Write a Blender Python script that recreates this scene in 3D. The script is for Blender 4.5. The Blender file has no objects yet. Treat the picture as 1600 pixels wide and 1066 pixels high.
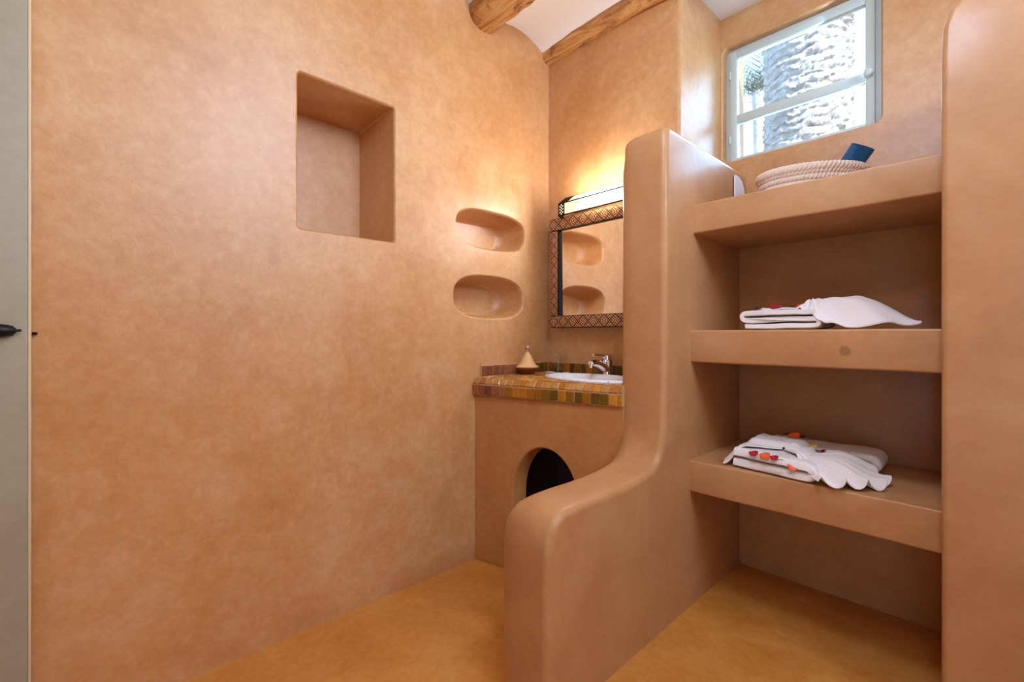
import bpy, bmesh, math, random
from mathutils import Vector, Matrix, noise
PI = math.pi
R = math.radians
S = 1.15                      # one layout unit = camera height in metres
C = bpy.context.scene.collection
sc = bpy.context.scene
rnd = random.Random(7)


def P(x, y, z):               # layout units (camera at 0,0,0; floor z=-1) -> metres (floor z=0)
    return Vector((x * S, y * S, (z + 1) * S))


def lin(r, g, b):
    f = lambda c: (c / 255 / 12.92) if c / 255 <= .04045 else ((c / 255 + .055) / 1.055) ** 2.4
    return (f(r), f(g), f(b), 1)


# ------------------------------------------------------------------ camera
cam = bpy.data.cameras.new('camera')
cam.lens = 36 * 717 / 1600
cam.sensor_width = 36
cam.shift_y = -8 / 1600
cam.clip_start = .02
co = bpy.data.objects.new('camera', cam)
C.objects.link(co)
co.location = P(0, 0, 0)
co.rotation_euler = (R(90), 0, R(46.55))
sc.camera = co

# ------------------------------------------------------------------ exposure, world, lights
sc.view_settings.view_transform = 'Standard'
sc.view_settings.look = 'None'
sc.view_settings.exposure = 0.03
sc.view_settings.gamma = 1
w = bpy.data.worlds.new('sky')
sc.world = w
w.use_nodes = True
wn = w.node_tree
bg = wn.nodes['Background']
bg.inputs[0].default_value = (.45, .72, 1.0, 1)
bg.inputs[1].default_value = 2.7


def light(name, kind, loc, power, color, rot=None, size=None, sizey=None, radius=None):
    d = bpy.data.lights.new(name, kind)
    d.energy = power
    d.color = color
    if kind == 'AREA':
        d.shape = 'RECTANGLE' if sizey else 'DISK'
        d.size = size
        if sizey:
            d.size_y = sizey
    if radius is not None:
        if kind == 'SUN':
            d.angle = radius
        else:
            d.shadow_soft_size = radius
    o = bpy.data.objects.new(name, d)
    C.objects.link(o)
    o.location = loc
    if rot:
        o.rotation_euler = rot
    return o


def aim(o, target):
    o.rotation_euler = (target - o.location).to_track_quat('-Z', 'Y').to_euler()


sun = light('sun', 'SUN', P(8, 2, 8), 8.0, (1, .95, .88), radius=R(.6))
sun.rotation_euler = Vector((-1.0, .32, -.75)).to_track_quat('-Z', 'Y').to_euler()
# daylight through the window above the shelves
wl = light('window_daylight', 'AREA', P(-.6, 2.31, 1.08), 15, (.38, .67, 1.0), size=.62, sizey=.56)
aim(wl, P(-1.3, .6, .75))
# fill light behind the camera, at a doorway added for it
dl = light('doorway_fill_light', 'AREA', P(.55, -1.50, .0), 1, (1, .92, .78), size=1.1, sizey=1.9)
aim(dl, P(-.3, 1.5, -.1))
# overhead fill, added out of view; placed and tinted to brighten the walls
cl = light('overhead_fill_light', 'POINT', P(-.30, .75, 1.20), 41, (.50, .70, 1.0), radius=.17)
# fill for the upper walls, at an added, unseen right-hand window
hl = light('high_fill_light', 'AREA', P(1.27, 1.12, 1.12), 36, (.58, .76, 1), size=.8, sizey=.42)
aim(hl, P(-1.6, 1.05, 1.6))
l2 = light('entrance_fill_light', 'POINT', P(.12, .10, 1.20), 17, (1, .80, .56), radius=.10)  # warm fill added out of view to brighten the room; has no fitting


# ------------------------------------------------------------------ materials
def mat(name):
    m = bpy.data.materials.new(name)
    m.use_nodes = True
    return m, m.node_tree, m.node_tree.nodes['Principled BSDF']


def plain(name, col, rough=.5, metal=0, **kw):
    m, t, b = mat(name)
    b.inputs['Base Color'].default_value = col
    b.inputs['Roughness'].default_value = rough
    b.inputs['Metallic'].default_value = metal
    for k, v in kw.items():
        b.inputs[k.replace('_', ' ')].default_value = v
    return m


def nz(t, scale, detail=6, rough=.6, vec=None, dist=0):
    n = t.nodes.new('ShaderNodeTexNoise')
    n.inputs['Scale'].default_value = scale
    n.inputs['Detail'].default_value = detail
    n.inputs['Roughness'].default_value = rough
    n.inputs['Distortion'].default_value = dist
    if vec:
        t.links.new(vec, n.inputs['Vector'])
    return n


def ramp(t, fac, stops):
    r = t.nodes.new('ShaderNodeValToRGB')
    e = r.color_ramp.elements
    while len(e) < len(stops):
        e.new(.5)
    for i, (p, c) in enumerate(stops):
        e[i].position = p
        e[i].color = c
    t.links.new(fac, r.inputs[0])
    return r


def mixc(t, fac, a, b, mode='MIX'):
    n = t.nodes.new('ShaderNodeMix')
    n.data_type = 'RGBA'
    n.blend_type = mode
    for i, s in ((0, fac), (6, a), (7, b)):
        if hasattr(s, 'links'):
            t.links.new(s, n.inputs[i])
        else:
            n.inputs[i].default_value = s
    return n.outputs[2]


def tadelakt(name, dark, mid, pale, rough=.38, spec=.5, bump=.25, sheen=.0, fine=1.0, cracks=True, stain=None, coat=0, crough=.2):
    """polished lime plaster: cloudy trowel marks at several scales, fine hair scratches"""
    m, t, b = mat(name)
    tc = t.nodes.new('ShaderNodeTexCoord')
    geo = t.nodes.new('ShaderNodeNewGeometry')
    pos = geo.outputs['Position']
    big = nz(t, 1.6, 5, .62, pos, .4)
    med = nz(t, 4.6, 6, .62, pos, .6)
    sml = nz(t, 30, 6, .7, pos, .2)
    c1 = ramp(t, big.outputs[0], [(.32, dark), (.5, mid), (.68, pale)])
    c2 = ramp(t, med.outputs[0], [(.32, dark), (.5, mid), (.68, pale)])
    c3 = ramp(t, sml.outputs[0], [(.36, dark), (.5, mid), (.64, pale)])
    a = mixc(t, .50, c1.outputs[0], c2.outputs[0])
    a = mixc(t, .27 * fine, a, c3.outputs[0])
    if cracks:
        v = t.nodes.new('ShaderNodeTexVoronoi')
        v.feature = 'DISTANCE_TO_EDGE'
        v.inputs['Scale'].default_value = 2.3
        wv = t.nodes.new('ShaderNodeVectorMath')
        wv.operation = 'ADD'
        n4 = nz(t, 3.5, 5, .6, pos)
        t.links.new(pos, wv.inputs[0])
        t.links.new(n4.outputs[1], wv.inputs[1])
        t.links.new(wv.outputs[0], v.inputs['Vector'])
        cr = ramp(t, v.outputs['Distance'], [(0, (1, 1, 1, 1)), (.005, (0, 0, 0, 1))])
        gate = ramp(t, nz(t, 1.9, 3, .5, pos).outputs[0], [(.56, (0, 0, 0, 1)), (.64, (.12, .12, .12, 1))])
        mm = t.nodes.new('ShaderNodeMath')
        mm.operation = 'MULTIPLY'
        t.links.new(cr.outputs[0], mm.inputs[0])
        t.links.new(gate.outputs[0], mm.inputs[1])
        a = mixc(t, mm.outputs[0], a, tuple(c * .62 for c in dark[:3]) + (1,))
    if stain:
        ds = t.nodes.new('ShaderNodeVectorMath')
        ds.operation = 'DISTANCE'
        t.links.new(pos, ds.inputs[0])
        ds.inputs[1].default_value = P(*stain[:3])
        ad = t.nodes.new('ShaderNodeMath')
        ad.operation = 'MULTIPLY_ADD'
        t.links.new(sml.outputs[0], ad.inputs[0])
        ad.inputs[1].default_value = .012
        t.links.new(ds.outputs['Value'], ad.inputs[2])
        sr = ramp(t, ad.outputs[0], [(stain[3] * S, (.55, .55, .55, 1)), (stain[3] * S + .006, (0, 0, 0, 1))])
        a = mixc(t, sr.outputs[0], a, lin(120, 80, 50))
    t.links.new(a, b.inputs['Base Color'])
    rr = t.nodes.new('ShaderNodeMapRange')
    rr.inputs['To Min'].default_value = rough - .08
    rr.inputs['To Max'].default_value = rough + .12
    t.links.new(med.outputs[0], rr.inputs['Value'])
    t.links.new(rr.outputs[0], b.inputs['Roughness'])
    b.inputs['Specular IOR Level'].default_value = spec
    b.inputs['Coat Weight'].default_value = coat
    b.inputs['Coat Roughness'].default_value = crough
    bp = t.nodes.new('ShaderNodeBump')
    bp.inputs['Strength'].default_value = bump
    bp.inputs['Distance'].default_value = .012
    t.links.new(mixc(t, .35, med.outputs[1], sml.outputs[1]), bp.inputs['Height'])
    t.links.new(bp.outputs[0], b.inputs['Normal'])
    return m


M = {}
M['wall'] = tadelakt('wall_plaster', lin(182, 122, 64), lin(203, 148, 92), lin(217, 174, 127), rough=.42, coat=.7, crough=.42)
M['masonry'] = tadelakt('partition_plaster', lin(172, 118, 72), lin(190, 138, 90), lin(202, 154, 108), rough=.45, spec=.3, bump=.10, coat=.20, crough=.18, fine=.6, cracks=False)
M['stained'] = tadelakt('shelf_plaster', lin(172, 118, 72), lin(190, 138, 90), lin(202, 154, 108), rough=.45, spec=.3, bump=.10, coat=.20, crough=.18, fine=.6, cracks=False, stain=(-.3088, 1.650, -.0455, .017))
M['vanity'] = tadelakt('vanity_plaster', lin(168, 108, 54), lin(184, 126, 70), lin(200, 146, 90), rough=.40)
M['floor'] = tadelakt('floor_plaster', lin(176, 106, 34), lin(202, 134, 58), lin(216, 160, 90), rough=.32, spec=.5, bump=.12, cracks=False)
M['niche'] = M['wall']
M['ceiling'] = plain('ceiling_lime', lin(240, 238, 234), .8)
M['dark'] = plain('cavity_shade_brown', lin(70, 50, 40), .9)  # dark colour paints the shade inside the washstand cavity
M['door'] = tadelakt('door_paint', lin(156, 146, 122), lin(164, 156, 132), lin(172, 166, 144), rough=.5, cracks=False, bump=.05)
M['door_edge'] = plain('door_edge_cream', lin(220, 200, 160), .6)
M['iron'] = plain('black_iron', lin(38, 34, 34), .42, .7)
M['chrome'] = plain('chrome', (.86, .87, .88, 1), .08, 1)
M['ceramic'] = plain('white_ceramic', lin(238, 240, 246), .12)
M['grout'] = plain('grout', lin(184, 146, 100), .8)
M['frame_paint'] = plain('pale_green_paint', lin(198, 210, 204), .45)
M['card'] = plain('white_card', lin(236, 234, 240), .6)
M['blue'] = plain('dark_blue_plastic', lin(20, 92, 142), .35)
M['blackp'] = plain('black_plastic', lin(24, 24, 28), .4)
M['mirror'] = plain('mirror_glass', (.93, .93, .92, 1), .01, 1)
M['clay'] = plain('pale_clay', lin(222, 176, 120), .5)
M['brownclay'] = plain('brown_glaze', lin(120, 62, 32), .25)
M['knob'] = plain('pewter', lin(190, 160, 140), .3, .6)


def cloth_mat():
    m, t, b = mat('white_cotton')
    b.inputs['Base Color'].default_value = lin(240, 232, 230)
    b.inputs['Roughness'].default_value = .9
    b.inputs['Sheen Weight'].default_value = .2
    g = t.nodes.new('ShaderNodeNewGeometry')
    n = nz(t, 420, 2, .5, g.outputs['Position'])
    bp = t.nodes.new('ShaderNodeBump')
    bp.inputs['Strength'].default_value = .25
    bp.inputs['Distance'].default_value = .002
    t.links.new(n.outputs[0], bp.inputs['Height'])
    t.links.new(bp.outputs[0], b.inputs['Normal'])
    return m


M['cloth'] = cloth_mat()


def wood_mat():
    m, t, b = mat('palm_beam_wood')
    g = t.nodes.new('ShaderNodeTexCoord')
    mp = t.nodes.new('ShaderNodeMapping')
    mp.inputs['Scale'].default_value = (1.5, 9, 9)
    t.links.new(g.outputs['Object'], mp.inputs[0])
    n1 = nz(t, 2.2, 8, .68, mp.outputs[0], 1.2)
    n2 = nz(t, 9, 6, .7, g.outputs['Object'], .8)
    c = ramp(t, n1.outputs[0], [(.28, lin(110, 64, 34)), (.43, lin(178, 118, 60)), (.56, lin(208, 156, 90)), (.75, lin(222, 184, 130))])
    k = ramp(t, n2.outputs[0], [(.34, lin(88, 52, 34)), (.46, (1, 1, 1, 1))])
    t.links.new(mixc(t, .85, c.outputs[0], k.outputs[0], 'MULTIPLY'), b.inputs['Base Color'])
    b.inputs['Roughness'].default_value = .7
    bp = t.nodes.new('ShaderNodeBump')
    bp.inputs['Strength'].default_value = .7
    bp.inputs['Distance'].default_value = .02
    t.links.new(n1.outputs[0], bp.inputs['Height'])
    t.links.new(bp.outputs[0], b.inputs['Normal'])
    return m


M['wood'] = wood_mat()


def attr_mat(name, rough=.3, mottled=.25):
    m, t, b = mat(name)
    a = t.nodes.new('ShaderNodeVertexColor')
    a.layer_name = 'Col'
    g = t.nodes.new('ShaderNodeNewGeometry')
    n = nz(t, 60, 4, .6, g.outputs['Position'])
    k = ramp(t, n.outputs[0], [(.3, (.62, .56, .5, 1)), (.7, (1.15, 1.12, 1.05, 1))])
    t.links.new(mixc(t, mottled * 2, a.outputs[0], k.outputs[0], 'MULTIPLY'), b.inputs['Base Color'])
    b.inputs['Roughness'].default_value = rough
    return m


M['tile'] = attr_mat('glazed_tile', .22)


def carved_mat():
    """dark brass strip with a fine repeating lattice of diamonds"""
    m, t, b = mat('embossed_copper')
    uv = t.nodes.new('ShaderNodeUVMap')
    sep = t.nodes.new('ShaderNodeSeparateXYZ')
    t.links.new(uv.outputs[0], sep.inputs[0])

    def mth(op, a, b_=None):
        n = t.nodes.new('ShaderNodeMath')
        n.operation = op
        for i, s in enumerate((a, b_)):
            if s is None:
                continue
            if hasattr(s, 'links'):
                t.links.new(s, n.inputs[i])
            else:
                n.inputs[i].default_value = s
        return n.outputs[0]
    # u runs along the strip (1 = one strip width), v across 0..1
    pu = mth('PINGPONG', sep.outputs[0], .5)
    pv = mth('ABSOLUTE', mth('SUBTRACT', sep.outputs[1], .5))
    d = mth('ADD', pu, pv)
    d2 = mth('ABSOLUTE', mth('SUBTRACT', pu, pv))
    l1 = mth('LESS_THAN', mth('PINGPONG', d, .11), .042)
    l2 = mth('LESS_THAN', d2, .05)
    edge = mth('GREATER_THAN', pv, .45)
    f = mth('MAXIMUM', mth('MAXIMUM', l1, l2), edge)
    t.links.new(mixc(t, f, lin(206, 158, 118), lin(62, 32, 20)), b.inputs['Base Color'])
    b.inputs['Roughness'].default_value = .4
    b.inputs['Metallic'].default_value = .25
    bp = t.nodes.new('ShaderNodeBump')
    bp.inputs['Strength'].default_value = .4
    bp.inputs['Distance'].default_value = .002
    bp.invert = True
    t.links.new(f, bp.inputs['Height'])
    t.links.new(bp.outputs[0], b.inputs['Normal'])
    return m


M['carved'] = carved_mat()


def glass_mat(name, tint=(1, 1, 1, 1), rough=0.0):
    m, t, b = mat(name)
    b.inputs['Base Color'].default_value = tint
    b.inputs['Roughness'].default_value = rough
    b.inputs['Transmission Weight'].default_value = 1
    b.inputs['IOR'].default_value = 1.45
    return m


M['glass'] = glass_mat('clear_glass')


def pane_mat():
    m, t, b = mat('window_pane')
    t.nodes.remove(b)
    out = t.nodes['Material Output']
    tr = t.nodes.new('ShaderNodeBsdfTransparent')
    tr.inputs[0].default_value = (.94, .97, .98, 1)
    gl = t.nodes.new('ShaderNodeBsdfGlossy')
    gl.inputs['Roughness'].default_value = .02
    fr = t.nodes.new('ShaderNodeFresnel')
    mx = t.nodes.new('ShaderNodeMixShader')
    t.links.new(fr.outputs[0], mx.inputs[0])
    t.links.new(tr.outputs[0], mx.inputs[1])
    t.links.new(gl.outputs[0], mx.inputs[2])
    t.links.new(mx.outputs[0], out.inputs[0])
    return m


M['pane'] = pane_mat()


def emis(name, col, s):
    m, t, b = mat(name)
    b.inputs['Base Color'].default_value = col
    b.inputs['Emission Color'].default_value = col
    b.inputs['Emission Strength'].default_value = s
    b.inputs['Roughness'].default_value = .5
    return m


M['lamp_panel'] = emis('lit_frosted_glass', (1, .86, .60, 1), 1.0)
_t = M['lamp_panel'].node_tree
_g = _t.nodes.new('ShaderNodeNewGeometry')
_d = _t.nodes.new('ShaderNodeVectorMath'); _d.operation = 'DISTANCE'
_t.links.new(_g.outputs['Position'], _d.inputs[0]); _d.inputs[1].default_value = P(-1.21, 1.70, .61)
_r = _t.nodes.new('ShaderNodeMapRange'); _r.interpolation_type = 'SMOOTHERSTEP'
_r.inputs['From Min'].default_value = .02; _r.inputs['From Max'].default_value = .20
_r.inputs['To Min'].default_value = 5; _r.inputs['To Max'].default_value = .62
_t.links.new(_d.outputs['Value'], _r.inputs['Value'])
_t.links.new(_r.outputs[0], _t.nodes['Principled BSDF'].inputs['Emission Strength'])
M['lamp_tube'] = emis('lit_tube', (1, .96, .88, 1), 9)


# ------------------------------------------------------------------ mesh helpers (layout units)
def tag(o, label=None, cat=None, group=None, kind=None):
    if label: o['label'] = label
    if cat: o['category'] = cat
    if group: o['group'] = group
    if kind: o['kind'] = kind
    return o


def empty(name, loc, label=None, cat=None, group=None):
    o = bpy.data.objects.new(name, None)
    o.empty_display_size = .05
    C.objects.link(o)
    o.location = P(*loc)
    return tag(o, label, cat, group)


def wloc(o):
    v = Vector(o.location)
    while o.parent:
        o = o.parent
        v += o.location
    return v


def obj(name, bm, m, parent=None, smooth=35, origin=None, recalc=True):
    """bm holds layout-unit coordinates; linked as one object in metres"""
    for v in bm.verts:
        v.co = P(*v.co)
    if recalc:
        bmesh.ops.recalc_face_normals(bm, faces=bm.faces)
    if parent is not None:
        off = wloc(parent)
    elif origin is not None:
        off = P(*origin)
    else:
        xs = [v.co.x for v in bm.verts]; ys = [v.co.y for v in bm.verts]; zs = [v.co.z for v in bm.verts]
        off = Vector(((min(xs) + max(xs)) / 2, (min(ys) + max(ys)) / 2, min(zs)))
    bmesh.ops.translate(bm, verts=bm.verts, vec=-off)
    me = bpy.data.meshes.new(name)
    bm.to_mesh(me)
    bm.free()
    for mm in (m if isinstance(m, (list, tuple)) else [m]):
        me.materials.append(mm)
    if smooth:
        me.shade_smooth()
        me.set_sharp_from_angle(angle=R(smooth))
    o = bpy.data.objects.new(name, me)
    C.objects.link(o)
    if not recalc:
        wn_ = o.modifiers.new('weighted', 'WEIGHTED_NORMAL')
        wn_.keep_sharp = True
        wn_.weight = 100
    if parent is not None:
        o.parent = parent
    else:
        o.location = off
    return o


def box(bm, x0, x1, y0, y1, z0, z1, bev=0, seg=3):
    vs = [bm.verts.new((x, y, z)) for x in (x0, x1) for y in (y0, y1) for z in (z0, z1)]
    q = [(0, 1, 3, 2), (4, 6, 7, 5), (0, 4, 5, 1), (2, 3, 7, 6), (0, 2, 6, 4), (1, 5, 7, 3)]
    fs = [bm.faces.new([vs[i] for i in f]) for f in q]
    if bev:
        es = list({e for f in fs for e in f.edges})
        bmesh.ops.bevel(bm, geom=es, offset=bev, segments=seg, profile=.5, affect='EDGES')
    return bm


def nb():
    return bmesh.new()


def loft(bm, loops, cap=True, closed=True):
    """join successive loops of points"""
    rings = [[bm.verts.new(p) for p in lp] for lp in loops]
    n = len(rings[0])
    for a, b_ in zip(rings, rings[1:]):
        for i in range(n if closed else n - 1):
            j = (i + 1) % n
            bm.faces.new((a[i], a[j], b_[j], b_[i]))
    if cap:
        bm.faces.new(rings[0][::-1])
        bm.faces.new(rings[-1])
    return rings


def lathe(bm, prof, c, seg=40, axis='z', sx=1, sy=1):
    """prof: [(r, h)]"""
    loops = []
    for r, h in prof:
        lp = []
        for k in range(seg):
            a = 2 * PI * k / seg
            lp.append((c[0] + max(r, 1e-5) * math.cos(a) * sx, c[1] + max(r, 1e-5) * math.sin(a) * sy, c[2] + h))
        loops.append(lp)
    loft(bm, loops)
    return bm


def tube(bm, pts, r, seg=12, cap=True):
    pts = [Vector(p) for p in pts]
    loops = []
    up = None
    for i, p in enumerate(pts):
        d = (pts[min(i + 1, len(pts) - 1)] - pts[max(i - 1, 0)]).normalized()
        if up is None:
            up = Vector((0, 0, 1)) if abs(d.z) < .9 else Vector((1, 0, 0))
        s = d.cross(up).normalized()
        up = s.cross(d).normalized()
        rr = r[i] if isinstance(r, (list, tuple)) else r
        loops.append([p + s * math.cos(2 * PI * k / seg) * rr + up * math.sin(2 * PI * k / seg) * rr for k in range(seg)])
    loft(bm, loops, cap)
    return bm


def tmp(bm, name='tmp'):
    me = bpy.data.meshes.new(name)
    bmesh.ops.recalc_face_normals(bm, faces=bm.faces)
    bm.to_mesh(me)
    bm.free()
    o = bpy.data.objects.new(name, me)
    C.objects.link(o)
    return o


def boolean(bm_a, cutters, bevel=0):
    """returns a bmesh: a minus cutters"""
    a = tmp(bm_a)
    cs = [tmp(c) for c in cutters]
    for c in cs:
        md = a.modifiers.new('b', 'BOOLEAN')
        md.operation = 'DIFFERENCE'
        md.solver = 'EXACT'
        md.object = c
    if bevel:
        md = a.modifiers.new('v', 'BEVEL')
        md.width = bevel
        md.segments = 3
        md.limit_method = 'ANGLE'
        md.angle_limit = R(50)
    dg = bpy.context.evaluated_depsgraph_get()
    me = bpy.data.meshes.new_from_object(a.evaluated_get(dg))
    bm = bmesh.new()
    bm.from_mesh(me)
    for o in [a] + cs:
        bpy.data.objects.remove(o)
    bpy.data.meshes.remove(me)
    return bm


def rrect(cy, cz, hy, hz, r, n=6):
    pts = []
    for (sy, sz, a0) in ((1, 1, 0), (-1, 1, 90), (-1, -1, 180), (1, -1, 270)):
        for k in range(n + 1):
            a = R(a0 + 90 * k / n)
            pts.append((cy + sy * (hy - r) + r * math.cos(a), cz + sz * (hz - r) + r * math.sin(a)))
    return pts


def offs(pts, d):
    """offset a closed ccw 2D outline outward by d"""
    n = len(pts)
    out = []
    for i in range(n):
        p0, p1, p2 = Vector(pts[i - 1]), Vector(pts[i]), Vector(pts[(i + 1) % n])
        t1, t2 = (p1 - p0), (p2 - p1)
        t1.normalize() if t1.length > 1e-9 else None
        t2.normalize() if t2.length > 1e-9 else None
        n1, n2 = Vector((t1.y, -t1.x)), Vector((t2.y, -t2.x))
        m_ = n1 + n2
        if m_.length < 1e-6:
            m_ = n1
        m_.normalize()
        k = 1 / max(.5, m_.dot(n1))
        q = p1 + m_ * d * k
        out.append((q.x, q.y))
    return out


def scaled(pts, s, dy=0, dz=0):
    cy = sum(p[0] for p in pts) / len(pts)
    cz = sum(p[1] for p in pts) / len(pts)
    return [(cy + (p[0] - cy) * s + dy, cz + (p[1] - cz) * s + dz) for p in pts]


# ================================================================== THE SETTING
XL = -1.611      # left wall face
YB = 1.79        # mirror wall face
XR = 1.30        # right wall
YW = 2.19        # window wall
YF = -1.62       # wall behind the camera

# floor
bm = nb(); box(bm, XL - .3, XR + .3, YF - .3, YW + .3, -1.15, -1.0)
tag(obj('floor', bm, M['floor'], smooth=0), 'ochre polished plaster floor', kind='structure')

# left wall with three niches
wall = nb(); box(wall, XL - .55, XL, YF - .3, YW + .3, -1.05, 1.62)


def niche_cut(outline, secs):
    """secs: (depth, offset outward, scale, dy, dz)"""
    b_ = nb()
    loops = []
    for d, o_, s_, dy, dz in secs:
        pp = scaled(offs(outline, o_), s_, dy, dz)
        loops.append([(XL - d, p[0], p[1]) for p in pp])
    loft(b_, loops)
    return b_


big_out = [(p[0], p[1]) for p in rrect(.717, .6265, .1785, .2615, .008)]
lip = [(-.02, .012, 1, 0, 0), (-.0005, .010, 1, 0, 0), (.002, .006, 1, 0, 0), (.006, .002, 1, 0, 0), (.014, 0, 1, 0, 0)]
cut1 = niche_cut(big_out, lip + [(.29, 0, .965, .0, .0)])


def superell(cy, cz, hy, ht, hb, e=2.8, n=56, skew=0):
    pts = []
    for k in range(n):
        a = 2 * PI * k / n
        ca, sa = math.cos(a), math.sin(a)
        y = math.copysign(abs(ca) ** (2 / e), ca) * hy
        z = math.copysign(abs(sa) ** (2 / e), sa) * (ht if sa > 0 else hb)
        pts.append((cy + y, cz + z + skew * y))
    return pts


soft = [(-.02, .016, 1, 0, 0), (-.0005, .013, 1, 0, 0), (.003, .008, 1, 0, 0), (.010, .003, 1, 0, 0), (.022, 0, 1, 0, 0),
        (.08, 0, .97, .0, .0), (.125, 0, .91, 0, .0), (.148, 0, .82, 0, .0), (.158, 0, .68, 0, .0)]
cut2 = niche_cut(superell(1.405, .490, .205, .080, .085, 3.0), soft)
cut3 = niche_cut(superell(1.392, .175, .205, .095, .090, 2.7), soft)
bm = boolean(wall, [cut1, cut2, cut3])
tag(obj('wall_left', bm, M['wall'], smooth=38, recalc=False), kind='structure')

# mirror wall, up to the window alcove
bm = nb(); box(bm, XL - .02, -.891, YB, YW + .3, -1.05, 1.62, .012)
tag(obj('wall_mirror_side', bm, M['wall']), kind='structure')

# window wall: upper part with the opening, thicker plaster below the top shelf
WX0, WX1, WZ0, WZ1 = -.880, -.298, .808, 1.337
up = nb(); box(up, -.90, XR + .3, YW, YW + .10, -1.05, 1.62)
op = nb()
out = rrect((WX0 + WX1) / 2, (WZ0 + WZ1) / 2, (WX1 - WX0) / 2, (WZ1 - WZ0) / 2, .03)
loops = []
for y, o_ in ((YW - .02, .008), (YW - .0005, .007), (YW + .004, .003), (YW + .012, 0), (YW + .06, 0), (YW + .14, .075)):
    loops.append([(p[0], y, p[1]) for p in offs(out, o_)])
loft(op, loops)
bm = boolean(up, [op])
tag(obj('wall_window_side', bm, M['wall'], recalc=False), kind='structure')
bm = nb(); box(bm, -.80, -.02, 2.118, YW + .01, -1.05, .484, .006)
tag(obj('wall_shelf_back', bm, M['masonry']), kind='structure')

# wall behind the camera and right wall, each with an opening added for fill light
a = nb(); box(a, XL - .3, XR + .3, YF - .25, YF, -1.05, 1.62)
c = nb(); box(c, .05, 1.05, YF - .4, YF + .1, -1.01, .95)
tag(obj('wall_entrance', boolean(a, [c]), M['wall'], recalc=False), kind='structure')
a = nb(); box(a, XR, XR + .25, YF - .3, YW + .3, -1.05, 1.62)
c = nb(); box(c, XR - .1, XR + .4, .77, 1.47, .92, 1.32)
tag(obj('wall_right', boolean(a, [c]), M['wall'], recalc=False), kind='structure')

# ceiling: shallow lime vaults spanning between the beams
beam_y = [1.79, 1.352, .905, .46, .01, -.44, -.89, -1.34, -1.79]
prof = []
for ya, yb in zip(beam_y, beam_y[1:]):
    for k in range(12):
        f = k / 12
        y = ya + (yb - ya) * f
        prof.append((y, 1.425 + .078 * math.sin(PI * f) ** .75))
prof = [p for p in prof if p[0] > YF - .2]
poly = [(p[0], p[1]) for p in prof] + [(prof[-1][0], 1.62), (prof[0][0], 1.62)]
bm = nb(); loft(bm, [[(x, p[0], p[1]) for p in poly] for x in (XL - .05, XR + .1)])
tag(obj('ceiling', bm, M['ceiling'], smooth=50), kind='structure')
bm = nb(); box(bm, -.96, XR + .1, 1.80, YW + .1, 1.478, 1.62)
tag(obj('ceiling_alcove', bm, M['ceiling'], smooth=0), kind='structure')

# ================================================================== BEAMS
def beam(y, z, r, label, seed, name='ceiling_beam'):
    bm = nb()
    loops = []
    n = 150
    for i in range(n + 1):
        x = XL - .03 + (XR + .03 - XL) * i / n
        lp = []
        for k in range(36):
            a_ = 2 * PI * k / 36
            q = Vector((x * 3.2, math.cos(a_) * .9 + seed, math.sin(a_) * .9))
            q2 = Vector((x * 16, math.cos(a_) * 3 + seed, math.sin(a_) * 3))
            rr = r * (1 + .20 * noise.noise(q) + .07 * noise.noise(q2))
            lp.append((x, y + .012 * math.sin(x * 4 + seed) + rr * math.cos(a_), z + .008 * math.sin(x * 5.1 + seed) + rr * math.sin(a_)))
        loops.append(lp)
    loft(bm, loops)
    o = obj(name, bm, M['wood'], smooth=60)
    return tag(o, label, 'beam', 'ceiling beams')


beam(1.338, 1.462, .083, 'thick round orange-brown log beam crossing the white ceiling, the one ending higher on the left wall', 3.1)
beam(1.775, 1.452, .046, 'thinner rough orange log beam running along the top of the mirror wall', 8.7)
beam(.905, 1.462, .08, 'log beam above the entrance, nearest the added overhead light', 1.7)

# ================================================================== PARTITION
ZT = .733
right_prof = [(2.14, -1.02), (.862, -1.02), (.862, -.62), (.863, -.57), (.869, -.530), (.882, -.498), (.903, -.476), (.932, -.464),
              (.98, -.459), (1.05, -.457), (1.13, -.458), (1.21, -.457), (1.29, -.453), (1.345, -.447), (1.385, -.438),
              (1.415, -.420), (1.435, -.394), (1.448, -.355), (1.454, -.31), (1.457, -.25), (1.459, 0), (1.460, .35),
              (1.4602, .66), (1.4615, .700), (1.467, .718), (1.478, .728), (1.495, .732), (1.55, .733), (1.9, .733), (2.19, .733), (2.19, -1.02)]
right_prof = right_prof[1:]


def dens(pts, step=.05):
    out_ = []
    for p, q in zip(pts, pts[1:] + pts[:1]):
        out_.append(p)
        d = math.dist(p, q)
        for k in range(1, int(d / step)):
            t_ = k / int(d / step)
            out_.append((p[0] + (q[0] - p[0]) * t_, p[1] + (q[1] - p[1]) * t_))
    return out_


base_prof = dens(right_prof)
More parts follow.
